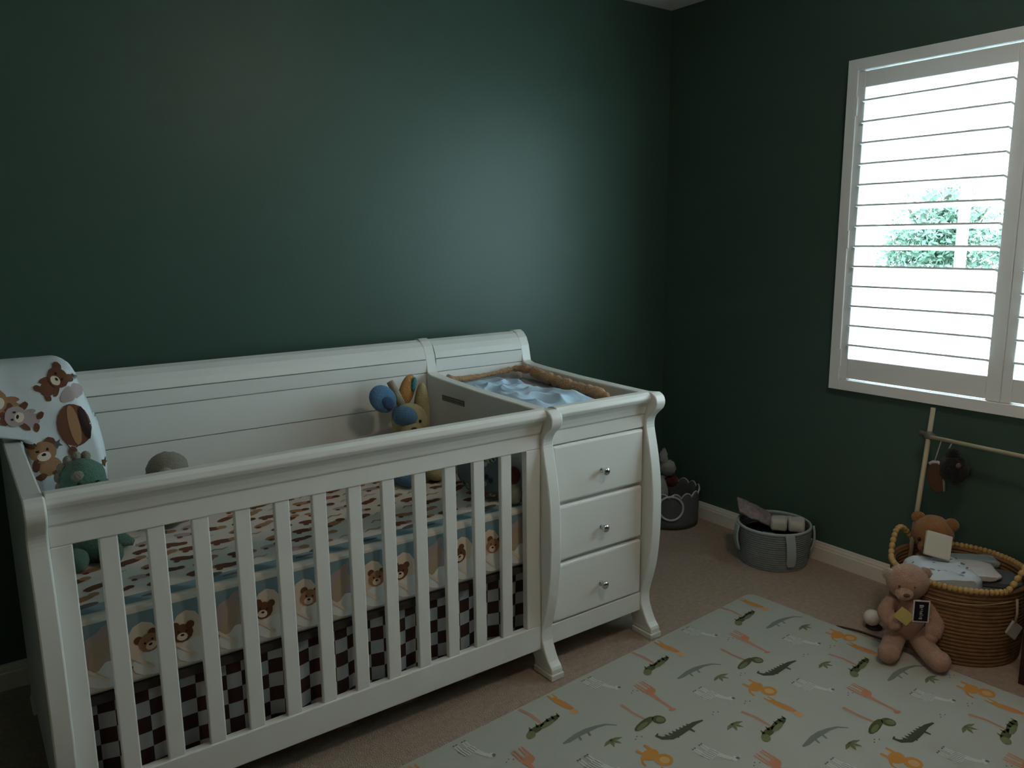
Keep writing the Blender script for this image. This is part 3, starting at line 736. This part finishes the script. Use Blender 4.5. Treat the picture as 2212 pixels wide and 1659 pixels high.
folded('folded_towel', (2.712,1.145,0.259), 0.17, 0.14, 0.022, -0.85, MUSW, 'off white folded towel on top of the stack in the wicker basket', 'towel', G_, 0, 0.004)
folded('folded_towel', (2.808,1.190,0.250), 0.19, 0.07, 0.034, -0.75, GRB, 'grey blue folded towel at the back of the wicker basket near the wall', 'towel', G_, 0, 0.003)
folded('swaddle_cloth', (2.632,1.195,0.240), 0.20, 0.19, 0.075, -0.75, MUS, 'white swaddle cloth with a small grey print on the front of the wicker basket', 'cloth', None, 0.0, 0.012, 26)
CARD = mat('card_white', (0.55,0.52,0.44), 0.8, 0.2)
cc = Vector((2.664,1.230,0.330)); axx = Vector((0.60,-0.62,-0.22)).normalized(); ayy = Vector((0.45,0.16,0.85)).normalized(); azz = axx.cross(ayy)
tag(obj('cloth_packet', MB().obox(cc, axx*0.043, ayy*0.042, azz*0.008), CARD, bevel=0.004), 'white folded packet standing in the wicker basket before the brown bear', 'packet')
def bear(name, base, label, F, rz, head_c, head_r, body_c, body_r, lean=0):
    t = thing(name, base, label, 'soft toy')
    obj('body', MB().ell(body_c, body_r, jit=0.06), F, t, smooth=True)
    R = rot3(0,0,rz)
    hc = Vector(head_c)
    h_ = obj('head', MB().ell(hc, head_r, R, jit=0.05), F, t, smooth=True)
    f = R @ Vector((0,-1,0)); s = R @ Vector((1,0,0))
    return t, h_, hc, f, s
# brown bear inside the basket, facing left/front
rz = -1.25
t, h_, hc, f, s = bear('teddy_bear', (2.735,1.30,0.05), 'brown teddy bear sitting in the wicker basket under the window', TANF, rz, (2.742,1.288,0.340), (0.068,0.062,0.062), (2.735,1.295,0.175), (0.06,0.055,0.10))
for k, up in ((-0.048,0.046),(0.056,0.040)): obj('ear', MB().ell(hc+s*k+Vector((0,0,up)),(0.024,0.013,0.024),rot3(0,0,rz)), TANF, h_, smooth=True)
obj('muzzle', MB().ell(hc+f*0.046-s*0.008+Vector((0,0,-0.040)),(0.030,0.026,0.024),rot3(0,0,rz)), TANF, h_, smooth=True)
obj('nose', MB().ell(hc+f*0.072-s*0.008+Vector((0,0,-0.036)),(0.012,0.008,0.009),rot3(0,0,rz)), BRF, h_, smooth=True)
for k in (0.024,-0.032): obj('eye', MB().ell(hc+f*0.060+s*k+Vector((0,0,-0.012)),(0.007,0.005,0.007)), BLK, h_, smooth=True)
# pink bear leaning on the basket
rz = -0.80
t, h_, hc, f, s = bear('teddy_bear', (2.44,1.19,0), 'dusty pink teddy bear with a black tag leaning against the wicker basket', PINKF, rz, (2.462,1.222,0.258), (0.066,0.058,0.058), (2.470,1.215,0.135), (0.058,0.050,0.080))
for k, up in ((-0.060,0.022),(0.052,0.030)):
    obj('ear', MB().ell(hc+s*k+Vector((0,0,up)),(0.020,0.012,0.020),rot3(0,0,rz)), PINKF if k > 0 else CREAMF, h_, smooth=True)
obj('muzzle', MB().ell(hc+f*0.050-s*0.022+Vector((0,0,-0.022)),(0.028,0.024,0.022),rot3(0,0,rz)), PINKF, h_, smooth=True)
obj('nose', MB().ell(hc+f*0.073-s*0.022+Vector((0,0,-0.018)),(0.010,0.006,0.007),rot3(0,0,rz)), BRF, h_, smooth=True)
for k in (-0.040,0.006): obj('eye', MB().ell(hc+f*0.054+s*k+Vector((0,0,0.004)),(0.0045,0.004,0.0045)), BRF, h_, smooth=True)
bc = Vector((2.470,1.215,0.135))
obj('arm', MB().tube(catmull([bc-s*0.045+Vector((0,0,0.055)),bc-s*0.075+f*0.02+Vector((0,0,0.02)),bc-s*0.055+f*0.05+Vector((0,0,-0.005))],5),[0.026]*5+[0.027]*5+[0.02],12).ell(bc-s*0.055+f*0.05+Vector((0,0,-0.005)),(0.022,0.022,0.022)), PINKF, t, smooth=True)
obj('arm', MB().tube(catmull([bc+s*0.045+Vector((0,0,0.055)),bc+s*0.078+f*0.02+Vector((0,0,0.0)),bc+s*0.060+f*0.045+Vector((0,0,-0.045))],5),[0.026]*5+[0.028]*5+[0.02],12).ell(bc+s*0.060+f*0.045+Vector((0,0,-0.045)),(0.023,0.023,0.023)), PINKF, t, smooth=True)
obj('leg', MB().tube(catmull([bc-s*0.030+Vector((0,0,-0.055)),bc-s*0.055+f*0.045+Vector((0,0,-0.080)),bc-s*0.075+f*0.085+Vector((0,0,-0.092))],5),[0.034]*5+[0.033]*5+[0.026],12).ell(bc-s*0.078+f*0.092+Vector((0,0,-0.087)),(0.033,0.033,0.034)), PINKF, t, smooth=True)
obj('leg', MB().tube(catmull([bc+s*0.030+Vector((0,0,-0.055)),bc+s*0.045+f*0.055+Vector((0,0,-0.080)),bc+s*0.060+f*0.115+Vector((0,0,-0.090))],5),[0.034]*5+[0.033]*5+[0.026],12).ell(bc+s*0.063+f*0.125+Vector((0,0,-0.086)),(0.034,0.034,0.034)), PINKF, t, smooth=True)
TAGW = flat('tag_border', (0.55,0.55,0.53)); TAGB = flat('tag_black', (0.012,0.013,0.017)); TAGT = flat('tag_letter', (0.42,0.43,0.46))
tc_ = bc + f*0.080 + s*0.012 + Vector((0,0,0.058))
mb = MB().obox(tc_, s*0.0245, Vector((0,0,0.037)), f*0.0012)
mb.obox(tc_+f*0.0016, s*0.0205, Vector((0,0,0.033)), f*0.0004, 1)
# small script running up the tag
zz = -0.024
for k, (w_, hh) in enumerate(((0.007,0.004),(0.005,0.002),(0.0075,0.002),(0.005,0.0035),(0.006,0.002),(0.0045,0.002),(0.007,0.0025),(0.009,0.005))):
    mb.obox(tc_+f*0.0022+Vector((0,0,zz))+s*(0.001*((k%3)-1)), s*w_*0.7, Vector((0,0,hh*0.55)), f*0.0003, 2); zz += 0.0062
o_ = obj('hang_tag', mb, [TAGW, TAGB, TAGT], t); o_['label'] = 'black card tag with pale border and lettering'
yc = bc + f*0.077 - s*0.036 + Vector((0,0,0.036))
d1 = (s*0.8-Vector((0,0,0.6))).normalized(); d2 = (s*0.6+Vector((0,0,0.8))).normalized()
o_ = obj('hang_tag', MB().obox(yc, d1*0.026, d2*0.021, f*0.0012), mat('tag_yellow', (0.50,0.40,0.15), 0.8, 0.2), t); o_['label'] = 'yellow paper tag'
# tag hanging from the basket
va = math.atan2(-wc[1], -wc[0])
a_ = va + 0.84
pt = Vector((wc[0]+(wr+0.012)*math.cos(a_), wc[1]+(wr+0.012)*math.sin(a_), 0.0)); nn = Vector((math.cos(a_),math.sin(a_),0)); tt = Vector((-math.sin(a_),math.cos(a_),0))
t = thing('gift_tag', pt+Vector((0,0,0.14)), 'pale diamond shaped gift tag tied to the right side of the wicker basket', 'tag')
mb = MB().obox(pt+nn*0.004+Vector((0,0,0.140)), (tt*0.6+Vector((0,0,0.8)))*0.024, (tt*0.8-Vector((0,0,0.6)))*0.026, nn*0.004)
obj('card', mb, mat('tag_pale', (0.34,0.34,0.31), 0.8, 0.2), t, bevel=0.003)
P = [pt+nn*0.006+Vector((0,0,0.165)), pt+nn*0.010+Vector((0,0,0.20)), pt+nn*0.004+Vector((0,0,0.245))]
st_ = MB().tube(P, 0.004, 6)
arc = []
for k in range(15):
    q_ = a_ - 0.05 - 1.25*k/14; arc.append((wc[0]+(wr+0.008)*math.cos(q_), wc[1]+(wr+0.008)*math.sin(q_), 0.236-0.020*math.sin(PI*k/14*0.5)))
st_.tube(arc, 0.0014, 5)
obj('string', st_, mat('string_tan', (0.36,0.28,0.17), 0.9), t, smooth=True)

# ball and cord on the floor
t = thing('ball_toy', (2.552,1.385,0), 'white ball on a dark round base on the carpet beside the pink bear', 'toy')
obj('ball', MB().ell((2.552,1.380,0.038),(0.0285,0.0285,0.0285),n=28), mat('ball_white', (0.62,0.58,0.53), 0.6, 0.3), t, smooth=True)
obj('base', MB().lathe([(0,0),(0.026,0),(0.028,0.004),(0.022,0.010),(0.016,0.012),(0,0.012)], (2.558,1.374,0), 24), mat('base_dark', (0.02,0.02,0.02), 0.6), t, smooth=True)
tag(obj('power_cord', MB().tube(catmull([(2.455,1.455,0.004),(2.468,1.43,0.004),(2.485,1.385,0.004),(2.492,1.34,0.004),(2.50,1.30,0.004),(2.53,1.27,0.004)],6), 0.0035, 6), mat('cord_dark', (0.03,0.025,0.02), 0.6), smooth=True), 'thin dark cord lying on the carpet along the play mat edge', 'cord')

# wooden baby gym leaning below the window
DOW = mat('dowel_pine', (0.42,0.36,0.24), 0.6, 0.3, var=0.15, vscale=20)
p0 = Vector((2.690,1.348,0.03)); p1 = Vector((2.895,1.397,0.752))
t = thing('play_gym_frame', p0, 'thin wooden baby gym frame leaning on the wall under the window', 'baby gym')
obj('leg', MB().tube([p0, p1], 0.0085, 12), DOW, t, smooth=True)
j = p0.lerp(p1, 0.862)
b0_ = j + Vector((-0.012,-0.012,0.0)); b1_ = b0_ + (Vector((2.845,0.70,0.642))-b0_)*1.40
obj('crossbar', MB().tube([b0_, b1_], 0.0075, 12), DOW, t, smooth=True)
q1 = b0_.lerp(b1_, 0.97); qd = p1-p0
obj('leg', MB().tube([q1-qd*((q1.z-0.01)/qd.z), q1+qd*0.13], 0.0085, 12), DOW, t, smooth=True)
obj('joint', MB().ell(j, (0.014,0.018,0.018)).tube([j+Vector((0,0.034,0.006)), j+Vector((0,-0.02,0))], 0.010, 10), mat('joint_grey', (0.12,0.115,0.10), 0.5), t, smooth=True)
d_ = (b1_-b0_).normalized()
def on_bar(y): k = (y-b0_.y)/(b1_.y-b0_.y); return b0_.lerp(b1_, k)
a1 = on_bar(1.300)
t = thing('hanging_toy', a1, 'black soft hanging toy tied to the crossbar of the wooden baby gym', 'hanging toy')
obj('body', MB().ell(a1+Vector((0,-0.012,-0.098)),(0.040,0.050,0.050),jit=0.2).ell(a1+Vector((0.0,-0.005,-0.045)),(0.022,0.024,0.022)).ell(a1+Vector((-0.005,0.035,-0.110)),(0.024,0.030,0.022)), fur('plush_black', (0.012,0.012,0.013)), t, smooth=True)
obj('string', MB().tube([a1, a1+Vector((0,0.012,-0.035))], 0.003, 6), mat('string_white', (0.4,0.4,0.38)), t, smooth=True)
obj('spot', MB().ell(a1+Vector((-0.028,-0.040,-0.075)),(0.010,0.008,0.010)), fur('plush_mauve', (0.14,0.09,0.09)), t, smooth=True)
a2 = on_bar(1.338)
t = thing('hanging_toy', a2, 'brown hanging toy with a white curved edge beside the black soft toy', 'hanging toy')
def strip(P, w0, th, mi, mb):
    for i in range(len(P)-1):
        pass
c0 = a2+Vector((-0.03,0.005,-0.135))
prof = [(-0.020,0.030),(-0.008,0.050),(0.010,0.052),(0.020,0.040),(0.030,0.0),(0.036,-0.050),(0.016,-0.058),(-0.004,-0.045),(-0.018,-0.010)]
S_ = Vector((0.50,-0.86,0)).normalized(); N_ = Vector((-0.86,-0.50,0))
obj('sole', MB().prism(prof, lambda a,b,d: c0+S_*a+Vector((0,0,b))+N_*d, (-0.008,0.008)), mat('suede_brown', (0.085,0.040,0.020), 0.9), t, bevel=0.003)
obj('edge_trim', MB().tube([c0+S_*a+Vector((0,0,b)) for a,b in [(-0.016,0.046),(-0.004,0.054),(0.012,0.055),(0.022,0.042),(0.032,0.0),(0.038,-0.050)]], 0.0065, 8), mat('trim_pale', (0.38,0.34,0.31), 0.8), t, smooth=True)
obj('string', MB().tube([a2, c0+Vector((0,0,0.052))], 0.002, 6), MATS['string_white'], t, smooth=True)

# dark wooden stool cut off by the right edge
MAH = mat('mahogany', (0.030,0.009,0.008), 0.35, 0.5, var=0.3, vscale=20)
t = thing('wooden_stool', (2.74,0.72,0), 'dark reddish wooden stool at the right edge of the photo', 'stool')
obj('top', MB().box((2.565,0.53,0.235),(2.925,0.922,0.265)), MAH, t, bevel=0.004)
for x in (2.575,2.875):
    for y in (0.54,0.874): obj('leg', MB().box((x,y,0),(x+0.04,y+0.04,0.235)), MAH, t, bevel=0.003)
obj('apron', MB().box((2.585,0.55,0.17),(2.905,0.895,0.235)), MAH, t)

# ------------------------------------------------------------------ play mat
al = math.radians(3.9)
MX = Vector((2.418,1.800,0)); ex = Vector((-math.cos(al),-math.sin(al),0)); ey = Vector((math.sin(al),-math.cos(al),0))
MATG = mat('mat_sage', (0.385,0.380,0.335), 0.6, 0.3)
PG = [MATG, flat('mat_palm_green',(0.085,0.10,0.048)), flat('mat_trunk',(0.42,0.235,0.15)), flat('mat_orange',(0.50,0.23,0.055)), flat('mat_coral',(0.47,0.21,0.125)), flat('mat_white',(0.52,0.53,0.49)), flat('mat_charcoal',(0.13,0.135,0.125)), flat('mat_croc',(0.068,0.078,0.050)), flat('mat_greyblue',(0.175,0.20,0.175)), flat('mat_leaf',(0.15,0.175,0.085)), flat('mat_peach',(0.55,0.33,0.16))]
ML, MWd, MT = 2.0, 1.75, 0.012
mb = MB()
r_ = 0.035; outl = []
for cx, cy, a0 in ((r_,r_,PI),(ML-r_,r_,1.5*PI),(ML-r_,MWd-r_,0),(r_,MWd-r_,0.5*PI)):
    for k in range(7):
        a = a0+0.5*PI*k/6; outl.append((cx+r_*math.cos(a), cy+r_*math.sin(a)))
mb.prism(outl, lambda a,b,d: tuple(MX+ex*a+ey*b+Vector((0,0,d))), (0.0,MT))
# print frame: up = -ex (towards the window wall), right = ey (towards the camera)
def pm(cx, cy, S=1.0, ro=0.0):
    ca, sa = math.cos(ro), math.sin(ro)
    def f(p, l=0):
        x, y = p[0]*ca-p[1]*sa, p[0]*sa+p[1]*ca
        return Vector((cx,cy,MT+0.0006+0.0003*l)) + ex*(x*S) + ey*(y*S)
    return f
def inside(cx, cy):
    d = Vector((cx,cy,0))-MX; a, b = d.dot(ex), d.dot(ey); return 0.035 < a < ML-0.07 and 0.035 < b < MWd-0.07
def put(f, poly, m, l=0):
    pts = [f(p,l) for p in poly]
    tri = tessellate_polygon([[Vector((p[0],p[1],0)) for p in poly]])
    mb.add(pts, [tuple(t_) for t_ in tri], m)
def palm(f):
    put(f, stroke([(0.004,-0.080),(-0.004,-0.035),(0.0,0.005),(0.003,0.022)],[0.006,0.0055,0.0045,0.004]), 2)
    put(f, e2(-0.026,0.022,0.040,0.012,0.10), 1, 1); put(f, e2(0.030,0.026,0.038,0.012,0.12), 1, 1); put(f, e2(0.058,0.036,0.018,0.013,0.5), 9, 2); put(f, e2(-0.01,0.030,0.028,0.008,0.1), 9, 2)
    for x in (-0.06,-0.04,-0.02,0.02,0.045): put(f, stroke([(x,0.022),(x-0.006,0.006)],[0.005,0.001]), 1, 1)
def palm2(f):
    put(f, stroke([(0.0,-0.080),(0.003,-0.035),(0.0,0.02)],[0.006,0.005,0.004]), 2)
    put(f, e2(0.018,0.026,0.046,0.013,0.14), 1, 1); put(f, e2(-0.030,0.040,0.020,0.020), 1, 1); put(f, e2(-0.032,0.044,0.013,0.013), 9, 2); put(f, e2(0.03,0.030,0.026,0.007,0.14), 9, 2)
def croc(f):
    put(f, stroke([(-0.080,-0.012),(-0.05,-0.012),(-0.015,-0.004),(0.02,0.004),(0.05,0.010),(0.075,0.0),(0.082,-0.016),(0.072,-0.022)],[0.003,0.007,0.010,0.011,0.009,0.007,0.005,0.002]), 7)
    for k in range(7): put(f, [(-0.035+k*0.014,-0.012+k*0.002),(-0.026+k*0.014,-0.022+k*0.002),(-0.021+k*0.014,-0.010+k*0.002)], 7, 1)
    for x in (-0.02,0.035): put(f, stroke([(x,0.004),(x-0.004,0.020)],[0.005,0.003]), 7, 1)
def brach(f):
    put(f, stroke([(-0.090,-0.022),(-0.06,-0.030),(-0.03,-0.024),(0.0,-0.012),(0.03,0.004),(0.060,0.026),(0.078,0.036)],[0.002,0.004,0.006,0.009,0.009,0.007,0.003]), 8)
    for x, y in ((0.0,-0.008),(0.03,0.008)): put(f, stroke([(x,y),(x-0.004,y+0.022)],[0.004,0.003]), 8, 1)
def giraffe(f):
    put(f, e2(-0.004,-0.020,0.022,0.015,0.3), 4); put(f, stroke([(0.006,-0.012),(0.012,0.03),(0.016,0.075),(0.024,0.082)],[0.008,0.005,0.004,0.004]), 4, 1)
    for x in (-0.022,-0.012,0.004,0.014): put(f, stroke([(x,-0.026),(x-0.004,-0.075)],[0.0035,0.0022]), 4, 1)
    put(f, e2(0.020,0.084,0.012,0.006,-0.4), 4, 2)
def meer(f):
    put(f, e2(0,-0.01,0.013,0.045,0.1), 3); put(f, e2(0.002,0.042,0.013,0.014), 10, 1); put(f, stroke([(-0.006,-0.04),(-0.01,-0.068)],[0.004,0.002]), 3, 1); put(f, stroke([(0.008,-0.04),(0.006,-0.07)],[0.004,0.002]), 3, 1)
    put(f, e2(-0.006,0.0,0.004,0.028,0.1), 4, 1)
def lion(f):
    put(f, e2(0.005,-0.012,0.028,0.020,0.1), 3); put(f, e2(-0.006,0.026,0.026,0.024), 3, 1); put(f, e2(-0.006,0.028,0.014,0.014), 10, 2)
    put(f, stroke([(0.03,-0.018),(0.045,-0.005),(0.05,0.012)],[0.004,0.003,0.003]), 3, 1); put(f, stroke([(-0.012,-0.026),(-0.014,-0.050)],[0.005,0.004]), 3, 1); put(f, stroke([(0.02,-0.026),(0.02,-0.048)],[0.005,0.004]), 3, 1)
def zebra(f):
    put(f, e2(0.0,-0.010,0.030,0.018,0.15), 5); put(f, stroke([(-0.018,0.0),(-0.026,0.03),(-0.034,0.046)],[0.010,0.008,0.007]), 5, 1)
    put(f, e2(-0.040,0.052,0.013,0.008,0.6), 5, 2); put(f, e2(-0.048,0.056,0.006,0.006), 6, 3)
    for x in (-0.02,-0.010,0.012,0.022): put(f, stroke([(x,-0.02),(x,-0.056)],[0.0035,0.0025]), 5, 1)
    for k in range(6): put(f, stroke([(-0.022+k*0.009,0.006),(-0.018+k*0.009,-0.026)],[0.0010,0.0010]), 6, 2)
    for x in (-0.02,-0.010,0.012,0.022): put(f, e2(x,-0.057,0.004,0.003), 6, 2)
def leaf(f):
    for a in (0.3,1.1,1.9,2.7): put(f, stroke([(0,0),(0.018*math.cos(a),0.018*math.sin(a)),(0.036*math.cos(a),0.032*math.sin(a))],[0.002,0.006,0.001]), 9)
def speck(f):
    for x, y in ((0,0),(0.012,0.006),(-0.01,0.009)): put(f, e2(x,y,0.003,0.002,0.5,6), 6)
LA = Vector((0.4935,0.0365,0)); LB = Vector((0.020,-0.4340,0))
MOT = [(croc,2.044,1.392),(brach,2.315,1.580),(palm,2.256,1.273),(palm2,1.994,1.507),(giraffe,2.108,1.565),(meer,2.368,1.288),(lion,1.899,1.361),(zebra,2.003,1.704),(zebra,2.237,1.457),(leaf,2.158,1.766),(leaf,2.345,1.520),(speck,2.07,1.62),(speck,2.30,1.38),(speck,1.92,1.45),(speck,2.18,1.40)]
for i in range(-5, 4):
    for j in range(-2, 5):
        for fn, x, y in MOT:
            p = Vector((x,y,0)) + LA*i + LB*j
            if inside(p.x, p.y): fn(pm(p.x, p.y, 0.88 if fn is zebra else 1.0, {'brach': -0.55, 'croc': -0.22}.get(fn.__name__, 0.0)))
tag(obj('play_mat', mb, PG, fixn=False), 'pale sage green play mat printed with jungle animals and palms on the carpet', 'play mat')

# ------------------------------------------------------------------ lights
wd = bpy.data.worlds.new('sky'); scene.world = wd; wd.use_nodes = True
bg = wd.node_tree.nodes['Background']; bg.inputs['Color'].default_value = (0.63,0.92,1.0,1); bg.inputs['Strength'].default_value = 5.7
L = bpy.data.lights.new('window_portal', 'AREA'); L.shape = 'RECTANGLE'; L.size = 1.21; L.size_y = 1.19; L.cycles.is_portal = True
lo = bpy.data.objects.new('window_portal', L); COL.objects.link(lo); lo.location = (XW+0.14, 1.19, 1.396); lo.rotation_euler = (0, PI/2, 0)
# ceiling lamp behind the camera's right, a frosted dome
EM = bpy.data.materials.new('lamp_glow'); EM.use_nodes = True
b = EM.node_tree.nodes['Principled BSDF']; b.inputs['Base Color'].default_value = (0.8,0.75,0.65,1); b.inputs['Emission Color'].default_value = (1.0,0.86,0.68,1); b.inputs['Emission Strength'].default_value = 10.0
t = thing('ceiling_light', (1.62,0.55,ZC), 'frosted dome ceiling light above the play mat', 'ceiling light')
obj('canopy', MB().lathe([(0,0),(0.17,0),(0.175,-0.012),(0.165,-0.022)], (1.62,0.55,ZC), 32), CHROME, t, smooth=True)
obj('glass_dome', MB().lathe([(0.16,-0.022),(0.15,-0.06),(0.11,-0.095),(0.05,-0.112),(0,-0.115)], (1.62,0.55,ZC), 32), EM, t, smooth=True)
EMH = EM.copy(); EMH.name = 'added_hall_fill'; bh = EMH.node_tree.nodes['Principled BSDF']  # warm fill, out of view, added to lift the dark right wall
bh.inputs['Emission Color'].default_value = (1.0,0.72,0.50,1); bh.inputs['Emission Strength'].default_value = 34.0
t = thing('ceiling_light', (-2.1,-0.25,ZC), 'unseen dome shaped fill light added in the hall to brighten the right wall', 'ceiling light')
obj('glass_dome', MB().lathe([(0.14,0.0),(0.13,-0.05),(0.09,-0.085),(0.04,-0.10),(0,-0.102)], (-2.1,-0.25,ZC), 32), EMH, t, smooth=True)

# ------------------------------------------------------------------ camera
cam = bpy.data.cameras.new('camera'); co = bpy.data.objects.new('camera', cam); COL.objects.link(co)
yaw, pitch, roll, F = 0.621500654, -0.182446207, -0.0108868647, 1705.49968
fwd = Vector((math.sin(yaw)*math.cos(pitch), math.cos(yaw)*math.cos(pitch), math.sin(pitch)))
r0 = fwd.cross(Vector((0,0,1))).normalized(); u0 = r0.cross(fwd)
r = r0*math.cos(roll)+u0*math.sin(roll); u = -r0*math.sin(roll)+u0*math.cos(roll)
M = Matrix(((r.x,u.x,-fwd.x,0),(r.y,u.y,-fwd.y,0),(r.z,u.z,-fwd.z,1.378),(0,0,0,1)))
co.matrix_world = M
cam.sensor_fit = 'HORIZONTAL'; cam.sensor_width = 36.0; cam.lens = 36.0*F/2212; cam.clip_start = 0.02; cam.clip_end = 200
scene.camera = co
vs = scene.view_settings; vs.view_transform = 'Standard'; vs.look = 'None'; vs.gamma = 1.0; vs.use_curve_mapping = False; vs.exposure = 1.55
scene.cycles.use_denoising = True; scene.cycles.use_adaptive_sampling = True; scene.cycles.adaptive_threshold = 0.02
scene.cycles.max_bounces = 10; scene.cycles.diffuse_bounces = 5; scene.cycles.sample_clamp_indirect = 6.0
